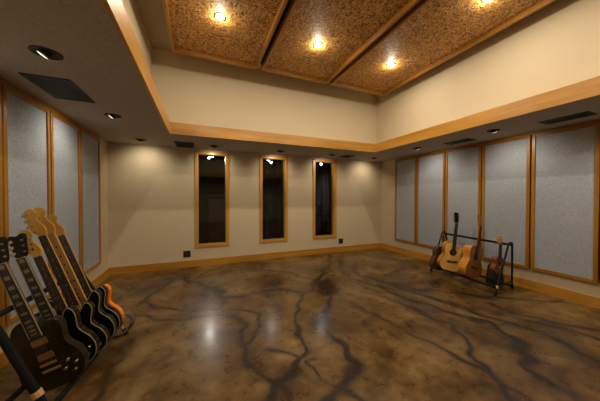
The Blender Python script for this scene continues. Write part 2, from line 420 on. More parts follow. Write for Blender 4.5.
# ------------------------------------------------------------------ walls
WX0, WW, WS, WZ0, WZ1 = -0.089, 0.618, 1.220, 0.350, 2.165     # windows, outer casing
T = 0.12
def build_walls():
    m = MB(); x = XL - T; top = SOF + 0.03
    ins = 0.02
    for i in range(3):
        a = WX0 + i * WS + ins; b = a + WW - 2 * ins
        m.box(x, a, YB, YB + T, 0, top); m.box(a, b, YB, YB + T, 0, WZ0 + ins); m.box(a, b, YB, YB + T, WZ1 - ins, top); x = b
    m.box(x, XR + T, YB, YB + T, 0, top)
    struct('wall_back', m, 'wall')
    struct('wall_left', MB().box(XL - T, XL, YF, YB, 0, top), 'wall')
    struct('wall_right', MB().box(XR, XR + T, YF, YB, 0, top), 'wall')
    struct('wall_front', MB().box(XL - T, XR + T, YF - T, YF, 0, top), 'wall')
    # soffit ring and the ledge on top of the band
    ux0, ux1, uy0, uy1 = IX0 - SET, IX1 + SET, IY0 - SET, IY1 + SET
    m = MB()
    e = .012
    for (a, b, c, d) in ((XL - T, IX0 - e, YF, YB), (IX1 + e, XR + T, YF, YB), (IX0 - e, IX1 + e, IY1 + e, YB), (IX0 - e, IX1 + e, YF, IY0 - e)):
        m.box(a, b, c, d, SOF, SOF + 0.03)
    struct('soffit', m, 'soffit')
    m = MB()
    for (a, b, c, d) in ((ux0 - .1, IX0 - e, uy0, uy1), (IX1 + e, ux1 + .1, uy0, uy1), (IX0 - e, IX1 + e, IY1 + e, uy1 + .1), (IX0 - e, IX1 + e, uy0 - .1, IY0 - e)):
        m.box(a, b, c, d, BAND - 0.03, BAND - 0.005)
    struct('soffit_ledge', m, 'upper')
    z0 = BAND - 0.03
    struct('wall_upper_back', MB().box(ux0 - .1, ux1 + .1, uy1, uy1 + .1, z0, CEIL), 'upper')
    struct('wall_upper_front', MB().box(ux0 - .1, ux1 + .1, uy0 - .1, uy0, z0, CEIL), 'upper')
    struct('wall_upper_left', MB().box(ux0 - .1, ux0, uy0, uy1, z0, CEIL), 'upper')
    struct('wall_upper_right', MB().box(ux1, ux1 + .1, uy0, uy1, z0, CEIL), 'upper')
    struct('ceiling', MB().box(ux0 - .1, ux1 + .1, uy0 - .1, uy1 + .1, CEIL, CEIL + .05), 'ceil')
    # the wooden band round the opening
    zb = SOF - 0.004; t = 0.022
    struct('trim_1', MB().box(IX0 - t, IX1 + t, IY1, IY1 + t, zb, BAND, .002), 'wood_x')
    struct('trim_2', MB().box(IX0 - t, IX0, IY0, IY1, zb, BAND, .002), 'wood_y')
    struct('trim_3', MB().box(IX1, IX1 + t, IY0, IY1, zb, BAND, .002), 'wood_y')
    struct('trim_4', MB().box(IX0 - t, IX1 + t, IY0 - t, IY0, zb, BAND, .002), 'wood_x')
    # baseboards
    h = 0.130; d = 0.018
    struct('baseboard_back', MB().box(XL, XR, YB - d, YB, 0, h, .003), 'wood_x')
    struct('baseboard_left', MB().box(XL, XL + d, YF, YB - d, 0, h, .003), 'wood_y')
    struct('baseboard_right', MB().box(XR - d, XR, YF, YB - d, 0, h, .003), 'wood_y')
    struct('baseboard_front', MB().box(XL + d, XR - d, YF, YF + d, 0, h, .003), 'wood_x')
    # windows
    for i in range(3):
        a = WX0 + i * WS; b = a + WW; c = 0.052
        w = bpy.data.objects.new('window_%d' % (i + 1), None); COL.objects.link(w)
        w.location = (a + WW / 2, YB, WZ0); tag(w, None, None, None, 'structure')
        f = WW / 2; H = WZ1 - WZ0
        m = MB()
        for s in (-1, 1):
            x0, x1 = sorted((s * f, s * (f - c)))
            m.box(x0, x1, -0.018, 0.001, 0, H, .003)
            x0, x1 = sorted((s * (f - c + 0.006), s * (f - c - 0.014)))
            m.box(x0, x1, -0.012, T, 0.03, H - 0.03, .001)
        m.build('window_jamb', 'win_z', w)
        m = MB()
        m.box(-f + c, f - c, -0.018, 0.001, 0, c, .003); m.box(-f + c, f - c, -0.018, 0.001, H - c, H, .003)
        m.box(-f + c, f - c, -0.012, T, c - 0.014, c + 0.006, .001); m.box(-f + c, f - c, -0.012, T, H - c - 0.006, H - c + 0.014, .001)
        m.build('window_rail', 'win_x', w)
        m = MB().box(-f + c + 0.012, f - c - 0.012, 0.070, 0.078, c + 0.004, H - c - 0.004)
        m.build('pane', 'glass', w)
build_walls()

# dark room beyond the glass
def build_beyond():
    y0, y1 = YB + T, YB + T + 2.3; x0, x1 = XL - 0.5, XR + 1.2; H = 2.6
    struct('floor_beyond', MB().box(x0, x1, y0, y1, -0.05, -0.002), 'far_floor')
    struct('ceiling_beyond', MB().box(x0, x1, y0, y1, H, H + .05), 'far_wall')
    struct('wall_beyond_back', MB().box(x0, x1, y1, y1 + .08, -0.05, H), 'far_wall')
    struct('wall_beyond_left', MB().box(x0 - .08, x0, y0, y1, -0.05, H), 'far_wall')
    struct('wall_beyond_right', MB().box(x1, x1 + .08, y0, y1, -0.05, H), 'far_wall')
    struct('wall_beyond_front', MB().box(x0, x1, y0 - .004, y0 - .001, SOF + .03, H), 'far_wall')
    def curtain(xa, xb, yy, label):
        n = 90; m = MB(); pts = []
        for k in range(n + 1):
            x = xa + (xb - xa) * k / n
            pts.append((x, yy + 0.035 * math.sin((x - xa) * 42) + 0.01 * math.sin((x - xa) * 97)))
        back = [(x, y + 0.012) for x, y in pts[::-1]]
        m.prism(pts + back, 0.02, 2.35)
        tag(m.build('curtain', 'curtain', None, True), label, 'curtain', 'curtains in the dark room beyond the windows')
    curtain(1.75, 2.75, 6.75, 'dark slate curtain seen through the middle window')
    curtain(3.30, 4.60, 6.55, 'dark slate curtain seen through the right-hand window')
    d = thing('cabinet', 'dark red-brown cabinet dimly seen through the left-hand window', 'cabinet', (0.62, 6.85, 0))
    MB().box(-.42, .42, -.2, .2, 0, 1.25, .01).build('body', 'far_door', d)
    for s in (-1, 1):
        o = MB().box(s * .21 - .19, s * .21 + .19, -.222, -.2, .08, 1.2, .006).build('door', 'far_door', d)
        MB().tube([(s * .05, -.24, .62), (s * .05, -.25, .66), (s * .05, -.24, .70)], .006).build('handle', 'nickel', o)
build_beyond()

# ------------------------------------------------------------------ acoustic panels
def wall_panel(side, y0, y1, label):
    """side -1 = left wall, +1 = right wall; y0 < y1"""
    g = 0.009; wall = XL if side < 0 else XR; th = 0.04 if side < 0 else 0.05
    z0, z1 = (0.312, 2.160) if side < 0 else (0.296, 2.172)
    t = thing('acoustic_baffle', label, 'acoustic panel', (wall, (y0 + y1) / 2, z0), 0, 'fabric acoustic panels along the %s wall' % ('left' if side < 0 else 'right'))
    h = (y1 - y0) / 2 - g; H = z1 - z0; f = 0.038
    xa, xb = (0.0, th) if side < 0 else (-th, 0.0)
    for s in (-1, 1):
        a, b = sorted((s * h, s * (h - f)))
        MB().box(xa, xb, a, b, 0, H, .003).build('frame_upright', 'wood_z', t)
    MB().box(xa, xb, -h + f, h - f, 0, f, .003).build('frame_rail', 'wood_zy', t)
    MB().box(xa, xb, -h + f, h - f, H - f, H, .003).build('frame_rail', 'wood_zy', t)
    xa, xb = (0.004, th - .014) if side < 0 else (-th + .014, -.004)
    MB().box(xa, xb, -h + f - .004, h - f + .004, f - .004, H - f + .004).build('fabric', 'fabric', t)
RE = [4.357, 3.745, 3.100, 2.468, 1.836, 1.205, 0.575]
RL = ['narrow-looking grey fabric panel at the far end of the right wall', 'grey fabric panel second from the far end of the right wall',
      'grey fabric panel in the middle of the right wall behind the acoustic guitars', 'grey fabric panel behind the ukulele, second from the right edge',
      'largest grey fabric panel, right of the guitar rack on the right wall', 'wood-framed panel cut off by the right edge of the photo']
for i in range(6): wall_panel(1, RE[i + 1], RE[i], RL[i])
LE = [4.445, 3.806, 3.157, 2.527, 1.89]
LL = ['grey fabric panel at the far end of the left wall, nearest the corner', 'middle grey fabric panel on the left wall behind the guitar necks',
      'wide grey fabric panel on the left wall behind the nearest guitar headstocks', 'wood-framed panel cut off by the left edge of the photo']
for i in range(4): wall_panel(-1, LE[i + 1], LE[i], LL[i])
def backing(name, side):
    m = MB(); wall = XL if side < 0 else XR; E = LE if side < 0 else RE
    z0, z1 = (0.33, 2.15)
    for y in E[1:-1]:
        xa, xb = (wall - .001, wall + .008) if side < 0 else (wall - .008, wall + .001)
        m.box(xa, xb, y - .0085, y + .0085, z0, z1)
    struct(name, m, 'dark_gap')
backing('trim_5', -1); backing('trim_6', 1)
# dark shadow board between the panels and the soffit
struct('trim_7', MB().box(XR - .03, XR, 0.5, 4.36, 2.172, SOF), 'wood_zy')
struct('trim_8', MB().box(XL, XL + .025, 1.7, 4.445, 2.160, SOF), 'wood_zy')

# ------------------------------------------------------------------ ceiling panels and their lamps
PZ = 3.27
PXS = [(-0.338, 0.825), (0.893, 2.045), (2.113, 3.295)]
PL = ['speckled brown ceiling panel in a wood frame, left of the three', 'speckled brown ceiling panel in a wood frame, middle of the three', 'speckled brown ceiling panel in a wood frame, right of the three']
PY0, PY1 = -1.15, 3.695
for (a, b), lab in zip(PXS, PL):
    t = thing('ceiling_baffle', lab, 'ceiling panel', ((a + b) / 2, (PY0 + PY1) / 2, PZ), 0, 'speckled ceiling panels')
    hx, hy, f = (b - a) / 2, (PY1 - PY0) / 2, 0.035
    for s in (-1, 1):
        p, q = sorted((s * hx, s * (hx - f))); MB().box(p, q, -hy, hy, 0, .09, .003).build('frame_side', 'cwood_y', t)
        p, q = sorted((s * hy, s * (hy - f))); MB().box(-hx + f, hx - f, p, q, 0, .09, .003).build('frame_end', 'cwood_x', t)
    MB().box(-hx + f - .004, hx - f + .004, -hy + f - .004, hy - f + .004, .056, .085).build('board', 'board', t)
m = MB()
for x in (0.859, 2.079): m.box(x - .06, x + .06, PY0 + .02, PY1 - .02, PZ + .095, CEIL)
struct('trim_9', m, 'dark_gap')

def area(name, loc, power, size, col=LAMP):
    l = bpy.data.lights.new(name, 'AREA'); l.shape = 'DISK'; l.size = size; l.energy = power; l.color = col
    o = bpy.data.objects.new(name, l); COL.objects.link(o); o.location = loc; return o
def ceiling_lamp(x, y, label, power):
    t = thing('ceiling_downlight', label, 'light', (x, y, PZ + .056), 0, 'downlights in the ceiling panels')
    MB().lathe([(.062, 0.0), (.060, -.006), (.050, -.008), (.046, -.004), (.046, 0.0)]).build('trim_ring', 'nickel', t, True)
    MB().lathe([(.046, -.002), (.034, -.010), (.018, -.014), (.0005, -.015)]).build('lens', 'lens', t, True)
    area('downlight_lamp', (x, y, PZ + .056 - .0165), power, .08); bulb((x, y, PZ + .056 - .038), BULB)
CL = 8.5
BULB = 5.0
def bulb(loc, power):
    l = bpy.data.lights.new('downlight_bulb', 'POINT'); l.energy = power; l.color = LAMP; l.shadow_soft_size = .022
    o = bpy.data.objects.new('downlight_bulb', l); COL.objects.link(o); o.location = loc
for x, y, lab in ((0.216, 2.845, 'bright round downlight in the left ceiling panel'), (1.456, 2.863, 'bright round downlight in the middle ceiling panel'),
                  (2.707, 2.863, 'bright round downlight in the right ceiling panel, nearest the back corner'),
                  (2.712, 1.520, 'bright round downlight at the top edge, nearer on the right ceiling panel')):
    ceiling_lamp(x, y, lab, CL)
# the same rows go on out of frame, over and behind the camera
for x, y in ((0.212, 1.498), (1.435, 1.498), (0.212, 0.15), (1.435, 0.15), (2.672, 0.15)):
    area('downlight_lamp', (x, y, PZ + .040), CL, .08); bulb((x, y, PZ + .018), BULB)

# ------------------------------------------------------------------ soffit spots
def soffit_spot(x, y, ang, label, power, tilt=35, spread=132):
    """ang = direction (radians) in which the lamp looks, towards its wall"""
    t = thing('eyeball_spotlight', label, 'light', (x, y, SOF), ang, 'small spotlights in the soffit')
    MB().lathe([(.078, 0.0), (.078, -.004), (.070, -.007), (.060, -.003), (.060, 0.0)]).build('trim_ring', 'vent', t, True)
    MB().lathe([(.060, -.001), (.0005, -.001)]).build('baffle', 'slot', t)
    rot = Matrix.Rotation(-math.radians(tilt), 3, 'Y')     # lens turned towards +x
    MB().lathe([(.040, -.000), (.039, -.018), (.030, -.024), (.028, -.018), (.028, -.004), (.0005, -.003)], (0.004, 0, 0.004), 24, rot).build('eyeball', 'vent', t, True)
    dz = .011 if abs(ang - PI / 2) < .1 else -.010
    MB().lathe([(.028, -.017 + dz), (.016, -.020 + dz), (.0005, -.021 + dz)], (0.004, 0, 0.004), 24, rot).build('lens', 'can_lens', t, True)
    if power:
        l = bpy.data.lights.new('spot_lamp', 'SPOT'); l.energy = power; l.color = LAMP; l.spot_size = math.radians(spread); l.spot_blend = 1.0; l.shadow_soft_size = 0.035
        o = bpy.data.objects.new('spot_lamp', l); COL.objects.link(o)
        d = Vector((math.cos(ang) * math.sin(math.radians(tilt)), math.sin(ang) * math.sin(math.radians(tilt)), -math.cos(math.radians(tilt))))
        o.location = Vector((x, y, SOF)) + d * 0.045
        o.rotation_euler = d.to_track_quat('-Z', 'Y').to_euler()
SP = 14.0
for a in (
    (-0.885, 2.011, PI, 'large near spotlight in the left soffit beside the vent', SP),
    (-0.885, 3.255, PI, 'spotlight in the left soffit, second from the camera', SP),
    (-0.854, 4.440, PI / 2, 'spotlight in the far left corner of the soffit', SP * .75),
    (0.235, 4.490, PI / 2, 'spotlight in the soffit above the left-hand window', SP * .8),
    (1.461, 4.490, PI / 2, 'spotlight in the soffit above the middle window', SP * .8),
    (2.600, 4.440, PI / 2, 'spotlight in the soffit above the right-hand window', SP * .8),
    (3.697, 4.426, PI / 2, 'spotlight in the far right corner of the soffit', SP * .75),
    (3.675, 3.225, 0, 'spotlight in the right soffit left of the small vent', SP),
    (3.668, 1.983, 0, 'spotlight in the right soffit between the two vents', SP)):
    soffit_spot(*a)
# small lamps in the dark room beyond the glass
def hall_lamp(x, y, z, label, power):
    t = thing('hall_downlight', label, 'light', (x, y, z), 0, 'small lamps in the dark room beyond the windows')
    MB().cyl((0, 0, .02), .006, 2.6 - z - .02, 'z', 8).build('stem', 'vent', t)
    d = Vector((x * -.15, -4.6, -z)).normalized()
    rot = d.to_track_quat('-Z', 'Y').to_matrix()
    MB().lathe([(.0005, .06), (.03, .055), (.048, .02), (.052, -.02), (.048, -.02), (.044, .0), (.0005, .0)], (0, 0, 0), 20, rot).build('shade', 'vent', t, True)
    MB().lathe([(.0005, .02), (.018, .012), (.026, -.006), (.018, -.024), (.0005, -.032)], (0, 0, 0), 16, rot).build('bulb', 'lens', t, True)
    l = bpy.data.lights.new('hall_lamp', 'SPOT'); l.energy = power; l.color = (1, .92, .8); l.spot_size = math.radians(56); l.spot_blend = 0.5; l.shadow_soft_size = 0.035
    o = bpy.data.objects.new('hall_lamp', l); COL.objects.link(o); o.location = Vector((x, y, z)) + d * .072; o.rotation_euler = d.to_track_quat('-Z', 'Y').to_euler()
hall_lamp(0.228, 6.858, 2.36, 'small bright lamp seen through the left-hand window', 36.0)
hall_lamp(1.760, 6.217, 2.24, 'small bright lamp seen through the middle window', 8.0)
hall_lamp(2.995, 5.700, 2.19, 'small bright lamp seen through the right-hand window', 8.0)
for x, y, ang in ((3.668, 0.75, 0), (-0.885, 0.75, PI)):
    l = bpy.data.lights.new('spot_lamp', 'SPOT'); l.energy = SP; l.color = LAMP; l.spot_size = math.radians(105); l.spot_blend = 0.75; l.shadow_soft_size = 0.025
    o = bpy.data.objects.new('spot_lamp', l); COL.objects.link(o)
    d = Vector((math.cos(ang) * .57, 0, -.82)); o.location = Vector((x, y, SOF - .04)); o.rotation_euler = d.to_track_quat('-Z', 'Y').to_euler()

# ------------------------------------------------------------------ vents and outlets
def vent(x0, x1, y0, y1, label, along):
    t = thing('ceiling_vent', label, 'vent', ((x0 + x1) / 2, (y0 + y1) / 2, SOF), 0, 'black vents in the soffit')
    hx, hy = (x1 - x0) / 2, (y1 - y0) / 2; f = .022
    m = MB().box(-hx, hx, -hy, -hy + f, -.008, 0, .002).box(-hx, hx, hy - f, hy, -.008, 0, .002)
    m.box(-hx, -hx + f, -hy + f, hy - f, -.008, 0, .002).box(hx - f, hx, -hy + f, hy - f, -.008, 0, .002)
    m.build('frame', 'vent', t)
    MB().box(-hx + f, hx - f, -hy + f, hy - f, -.001, 0).build('duct_opening', 'slot', t)
    w = hx if along == 'y' else hy; n = max(4, int(2 * (w - f) / .028))
    for k in range(n):
        c = -w + f + (k + .5) * 2 * (w - f) / n
        if along == 'y': MB().box(c - .008, c + .004, -hy + f, hy - f, -.007, -.002).build('slat', 'vent', t)
        else: MB().box(-hx + f, hx - f, c - .008, c + .004, -.007, -.002).build('slat', 'vent', t)
vent(-1.213, -0.920, 2.396, 2.880, 'large black vent in the left soffit beside the near spotlight', 'y')
vent(-0.385, -0.090, 4.337, 4.785, 'black vent in the back soffit left of the left-hand window', 'x')
vent(2.873, 3.133, 4.334, 4.627, 'black vent in the back soffit right of the right-hand window', 'x')
vent(3.770, 3.985, 2.386, 2.792, 'smaller-looking black vent in the right soffit left of the spotlight', 'y')
vent(3.755, 3.975, 1.152, 1.562, 'black vent in the right soffit nearest the right edge of the photo', 'y')

def outlet(x, z, label):
    t = thing('wall_outlet', label, 'outlet', (x, YB, z), 0, 'outlets on the back wall')
    MB().box(-.060, .060, -.007, 0, -.060, .060, .002).build('cover_plate', 'outlet', t)
    for s in (-1, 1):
        r = MB().box(s * .028 - .018, s * .028 + .018, -.010, -.006, -.045, .045, .003).build('receptacle', 'slot', t)
        m = MB()
        for zz in (-.022, .022):
            for dx in (-.006, .006): m.box(s * .028 + dx - .0015, s * .028 + dx + .0015, -.0108, -.0095, zz - .006, zz + .006)
        m.build('slots', 'outlet', r)
outlet(-0.226, 0.249, 'dark outlet plate on the back wall below the left-hand window')
outlet(3.097, 0.256, 'dark outlet plate on the back wall right of the right-hand window')
# ------------------------------------------------------------------ guitars
LP0 = [(0, 0), (.08, .007), (.14, .04), (.166, .105), (.155, .17), (.124, .222), (.113, .257), (.120, .30), (.127, .345), (.118, .385), (.096, .398),
      (.072, .376), (.055, .347), (.030, .338), (.030, .425), (-.034, .437), (-.082, .430), (-.116, .388), (-.124, .34), (-.116, .29), (-.112, .25), (-.124, .21), (-.155, .165), (-.166, .105), (-.14, .04), (-.08, .007)]
LP = [(x * .93, y) for x, y in LP0]
ST = [(0, 0), (.07, .004), (.13, .03), (.158, .085), (.15, .15), (.118, .205), (.112, .235), (.128, .275), (.147, .32), (.142, .36), (.12, .372), (.092, .345),
      (.062, .312), (.03, .303), (-.03, .312), (-.06, .335), (-.085, .375), (-.11, .415), (-.135, .425), (-.148, .40), (-.142, .35), (-.122, .29), (-.112, .25), (-.118, .21), (-.145, .15), (-.158, .09), (-.135, .035), (-.075, .004)]
AC = [(0, 0), (.09, .006), (.165, .05), (.196, .125), (.178, .20), (.143, .26), (.134, .30), (.143, .36), (.147, .41), (.128, .465), (.075, .493), (0, .497)]
AC = AC + [(-x, y) for x, y in AC[-2:0:-1]]
ACC = [(0, 0), (.09, .006), (.165, .05), (.196, .125), (.178, .20), (.143, .26), (.134, .30), (.143, .36), (.147, .405), (.130, .432), (.098, .415), (.060, .405), (.032, .43), (.03, .495), (0, .497),
       (-.075, .493), (-.128, .465), (-.147, .41), (-.143, .36), (-.134, .30), (-.143, .26), (-.178, .20), (-.196, .125), (-.165, .05), (-.09, .006)]
UK = [(x * .48, y * .48) for x, y in AC]

def head_gibson():
    return [(x * .95, y * .86) for x, y in [(-.021, 0), (-.034, .03), (-.038, .09), (-.045, .155), (-.030, .170), (-.012, .162), (0, .158), (.012, .162), (.030, .170), (.045, .155), (.038, .09), (.034, .03), (.021, 0)]]
def head_fender(L=.185):
    k = L / .185
    return [(-.021, 0), (-.026, .012), (-.046, .035 * k), (-.050, .06 * k), (-.053, .145 * k), (-.048, .172 * k), (-.030, .187 * k), (-.006, .186 * k), (.012, .170 * k), (.014, .148 * k), (.006, .134 * k),
            (.002, .118 * k), (.012, .085 * k), (.024, .060 * k), (.030, .035 * k), (.024, .012), (.021, 0)]
def head_acoustic():
    return [(-.022, 0), (-.034, .025), (-.036, .17), (-.02, .176), (0, .182), (.02, .176), (.036, .17), (.034, .025), (.022, 0)]

def guitar(name, label, cat, group, M4, s, body, thick, bodym, y_bridge, y_nut, n_frets, headpts, head_tilt, neckm, boardm, headm,
           tuners='3+3', binding=None, kind='electric', topm=None, inlays='dots', pickups=(), pickm='gloss_black', knobs=(), pickguard=None, nut_w=.043, end_w=.056,
           n_str=6, board_binding=False, bridge='tailpiece', guardm='gloss_black'):
    t = thing(name, label, cat, group=group, matrix=M4)
    S = lambda pts: [(x * s, y * s) for x, y in pts]
    out = spline(S(body), 5)
    acoustic = kind == 'acoustic'
    th = thick * s
    MB().prism(out, -th, 0 if not acoustic else -.004 * s, .008 * s if not acoustic else .004 * s).build('body', bodym, t, True)
    if acoustic: MB().prism([(x * .988, y * .988 + .003 * s) for x, y in out], -.005 * s, 0.0, .0015).build('soundboard', topm, t, True)
    if binding:
        MB().tube([(x * .992, y * .992 + .0015 * s, -.0005) for x, y in out], .0030 * s, 6, True).build('binding', binding, t, True)
    # neck, fretboard
    fr = [(y_nut - (y_nut - y_bridge) * (1 - 2 ** (-k / 12.0))) for k in range(n_frets + 1)]
    yend = fr[-1] - .006
    yb = [q for q in body if abs(q[0]) < .05]; heel = max(q[1] for q in yb) - .03
    def wid(y): return (nut_w + (end_w - nut_w) * (y_nut - y) / (y_nut - yend)) * s / 2
    zt = .013 * s; zb0 = .006 * s
    def section(y, d):
        w = wid(y); return [(-w, zb0), (-w * .92, -d * .45), (-w * .5, -d * .9), (0, -d), (w * .5, -d * .9), (w * .92, -d * .45), (w, zb0)]
    m = MB(); secs = []
    for y, d in ((y_nut + .004, .014 * s), (y_nut - .05, .014 * s), ((y_nut + heel) / 2, .016 * s), (heel + .06, .017 * s), (heel, .03 * s)):
        secs.append([m.bm.verts.new((x, y * s, z)) for x, z in section(y, d)])
    for A, B in zip(secs, secs[1:]):
        for k in range(7): m.bm.faces.new((A[k], A[(k + 1) % 7], B[(k + 1) % 7], B[k]))
    m.bm.faces.new(secs[0]); m.bm.faces.new(secs[-1][::-1])
    neck = m.build('neck', neckm, t, True)
    fb = [(-wid(yend), yend * s), (wid(yend), yend * s), (wid(y_nut), y_nut * s), (-wid(y_nut), y_nut * s)]
    board = MB().prism(fb, zb0, zt, .0006).build('fretboard', boardm, t)
    if board_binding:
        m = MB()
        for sg in (-1, 1):
            m.tube([(sg * (wid(yend) + .001), yend * s, zt - .002 * s), (sg * (wid(y_nut) + .001), y_nut * s, zt - .002 * s)], .0032 * s, 6)
        m.build('neck_binding', 'cream', board)
    m = MB()
    for y in fr[1:]: m.box(-wid(y), wid(y), y * s - .0008, y * s + .0008, zt - .001, zt + .0008)
    m.box(-.0012, .0012, fr[-1] * s, y_nut * s, zt - .0012, zt + .0003)
    m.build('frets', 'fret', board)
    for k in ((1, 3, 5, 7, 9, 12, 15, 17, 19, 21) if inlays == 'blocks' else (3, 5, 7, 9, 12, 15, 17, 19)):
        if k > n_frets: continue
        y = (fr[k] + fr[k - 1]) / 2 * s; g = (fr[k - 1] - fr[k]) * s * .34
        for dx in ((-.011, .011) if (k == 12 and inlays != 'blocks') else (0,)):
            m = MB()
            if inlays == 'blocks': m.box(-wid(y / s) * .55, wid(y / s) * .55, y - g, y + g, zt - .001, zt + .0006)
            else: m.cyl((dx * s, y, zt - .001), (.0042 if boardm != 'maple_board' else .0075) * s, .0016, 'z', 10)
            m.build('inlay', 'pearl' if boardm != 'maple_board' else 'ebony', board)
    m = MB().box(-wid(y_nut), wid(y_nut), y_nut * s, y_nut * s + .005 * s, zb0, zt + .0025 * s, .0006); m.build('nut', 'cream', t)
    # headstock (tilted back about the nut)
    H = MB().prism(spline(S(headpts), 4) if tuners != 'acoustic' else S(headpts), -.010 * s, .004 * s, .0015)
    hd = H.build('headstock', headm, t, True)
    hd.location = (0, (y_nut + .004) * s, 0); hd.rotation_euler = (-head_tilt, 0, 0)
    Lh = max(p[1] for p in headpts)
    pegs = []
    if tuners in ('3+3', 'acoustic'):
        for i in range(n_str // 2):
            y = (.035 + i * (.042 if n_str == 6 else .05)) * (Lh / .17)
            for sg in (-1, 1): pegs.append((sg * .026, y, sg))
    else:
        for i in range(n_str): pegs.append((-.032 - .002 * i * (4.0 / n_str), (.035 + i * (.118 / (n_str - 1))) * (Lh / .185), -1))
    for (x, y, sg) in pegs:
        p = MB().cyl((x * s, y * s, .003 * s), .0035 * s, .012 * s, 'z', 10).cyl((x * s, y * s, .003 * s), .006 * s, .003 * s, 'z', 12).build('tuning_post', 'nickel', hd, True)
        edge = .040 if tuners != 'line' else .056
        b = MB(); b.cyl((sg * edge * s, y * s, -.006 * s), .0025 * s, sg * .012 * s, 'x', 8)
        b.prism(spline([((sg * (edge + .010) + dx) * s, (y + dy) * s) for dx, dy in ((-.004, -.007), (.009, -.008), (.011, 0), (.009, .008), (-.004, .007))], 3), -.010 * s, -.003 * s, .001)
        b.build('tuner_button', 'nickel' if kind == 'electric' else 'pearl', hd, True)
    # strings
    m = MB(); zs = zt + .003 * s
    ysad = y_bridge * s
    for i in range(n_str):
        f = (i - (n_str - 1) / 2) / ((n_str - 1) / 2)
        x0 = f * wid(y_nut) * .82; x1 = f * .026 * s
        m.tube([(x1, ysad, zs + .002 * s), (x0, y_nut * s, zs)], .0004 * s, 4)
    m.build('strings', 'string', t)
    # fittings on the top
    if acoustic:
        sh = y_bridge + (.150 if y_nut > .6 else .066); R = .048 if y_nut > .6 else .024
        MB().lathe([(R * 1.22 * s, .0006), (R * 1.02 * s, .0009)], (0, sh * s, 0)).build('rosette', 'dk_mahog', t)
        MB().cyl((0, sh * s, 0.0002), R * s, .0006, 'z', 28).build('sound_hole', 'slot', t)
        bw = .078 if y_nut > .6 else .036
        MB().prism(spline(S([(-bw, y_bridge - .012), (-bw * .4, y_bridge - .020), (bw * .4, y_bridge - .020), (bw, y_bridge - .012), (bw, y_bridge + .008), (bw * .4, y_bridge + .012), (-bw * .4, y_bridge + .012), (-bw, y_bridge + .008)]), 3), 0, .009 * s, .001).build('bridge', 'ebony' if y_nut > .6 else 'uke', t)
        MB().box(-.036 * s * bw / .078, .036 * s * bw / .078, ysad - .0018, ysad + .0018, .008 * s, .0135 * s).build('saddle', 'white', t)
    else:
        for (y, w, l) in pickups:
            p = MB().box(-w * s, w * s, (y - l) * s, (y + l) * s, 0, .010 * s, .002).build('pickup', pickm, t)
            mm = MB()
            for i in range(6): mm.cyl(((i - 2.5) * .0105 * s, y * s, .009 * s), .0022 * s, .0016 * s, 'z', 8)
            mm.build('pole_pieces', 'nickel', p)
        MB().box(-.040 * s, .040 * s, (y_bridge - .009) * s, (y_bridge + .007) * s, 0, .014 * s, .002).build('bridge', 'nickel', t)
        if bridge == 'tailpiece':
            MB().box(-.046 * s, .046 * s, (y_bridge - .050) * s, (y_bridge - .034) * s, 0, .012 * s, .003).build('tailpiece', 'nickel', t)
        for (x, y) in knobs:
            k = MB().lathe([(.0005, .016), (.0085, .016), (.0105, .012), (.0125, .001), (.0125, 0)], (0, 0, 0), 16).build('knob', 'nickel', t, True)
            k.location = (x * s, y * s, 0.0); k.scale = (s, s, s)
        if pickguard:
            MB().prism(spline(S(pickguard), 4), -.0005, .0022, .0006).build('pickguard', guardm, t, True)
    k = MB().lathe([(.0005, .014), (.006, .013), (.004, .008), (.004, 0)], (0, 0, 0), 12, Matrix.Rotation(PI / 2, 3, 'X')).build('strap_button', 'nickel', t, True)
    k.location = (0, 0.001, -th / 2)
    return t

def place(az, lean, base, sgn):
    """matrix of a guitar: az = heading of the direction pointing away from its face; lean tips the neck to the left (sgn=-1) or right (+1) of its own front"""
    P = Vector((math.cos(az), -math.sin(az), 0)); up = Vector((0, 0, 1)); e = Vector((math.sin(az), math.cos(az), 0))
    Y = up * math.cos(lean) + P * sgn * math.sin(lean); X = P * math.cos(lean) - up * sgn * math.sin(lean); Z = -e
    return Matrix(((X.x, Y.x, Z.x, base[0]), (X.y, Y.y, Z.y, base[1]), (X.z, Y.z, Z.z, base[2]), (0, 0, 0, 1)))

# ---- left rack
AZ = 0.09; LEAN = 0.329; LB = Vector((-0.802, 1.932, 0.126)); LS = 1.05
Lv = Vector((math.cos(AZ), -math.sin(AZ), 0)); Le = Vector((math.sin(AZ), math.cos(AZ), 0))
LG = 'electric guitars in the left-hand rack'
KN = ((.085, .135), (.118, .105), (.060, .090), (.098, .062))
PGB = [(-.035, .30), (.045, .295), (.075, .33), (.085, .30), (.082, .24), (.090, .20), (.06, .17), (0, .18), (-.045, .21), (-.05, .26)]
def lb(t, dz=0.0): return LB + Le * t + Vector((0, 0, dz))
guitar('electric_guitar', 'nearest black electric guitar in the left rack, its face and gold pickups showing', 'guitar', LG, place(AZ, LEAN, lb(0), -1), LS, LP, .050, 'olive_black',
       .160, .788, 22, head_gibson(), .22, 'dk_mahog', 'ebony', 'gloss_black', binding=None, inlays='blocks', pickups=((.295, .036, .019), (.205, .036, .019)), pickm='bronze',
       knobs=KN, board_binding=True)
guitar('electric_guitar', 'black electric guitar with block inlays and a black headstock, second from the camera', 'guitar', LG, place(AZ, LEAN, lb(.145), -1), LS, LP, .050, 'gloss_black',
       .160, .788, 22, head_gibson(), .22, 'dk_mahog', 'ebony', 'gloss_black', binding='cream', inlays='blocks', pickups=((.295, .036, .019), (.205, .036, .019)), pickm='nickel',
       knobs=KN, board_binding=True)
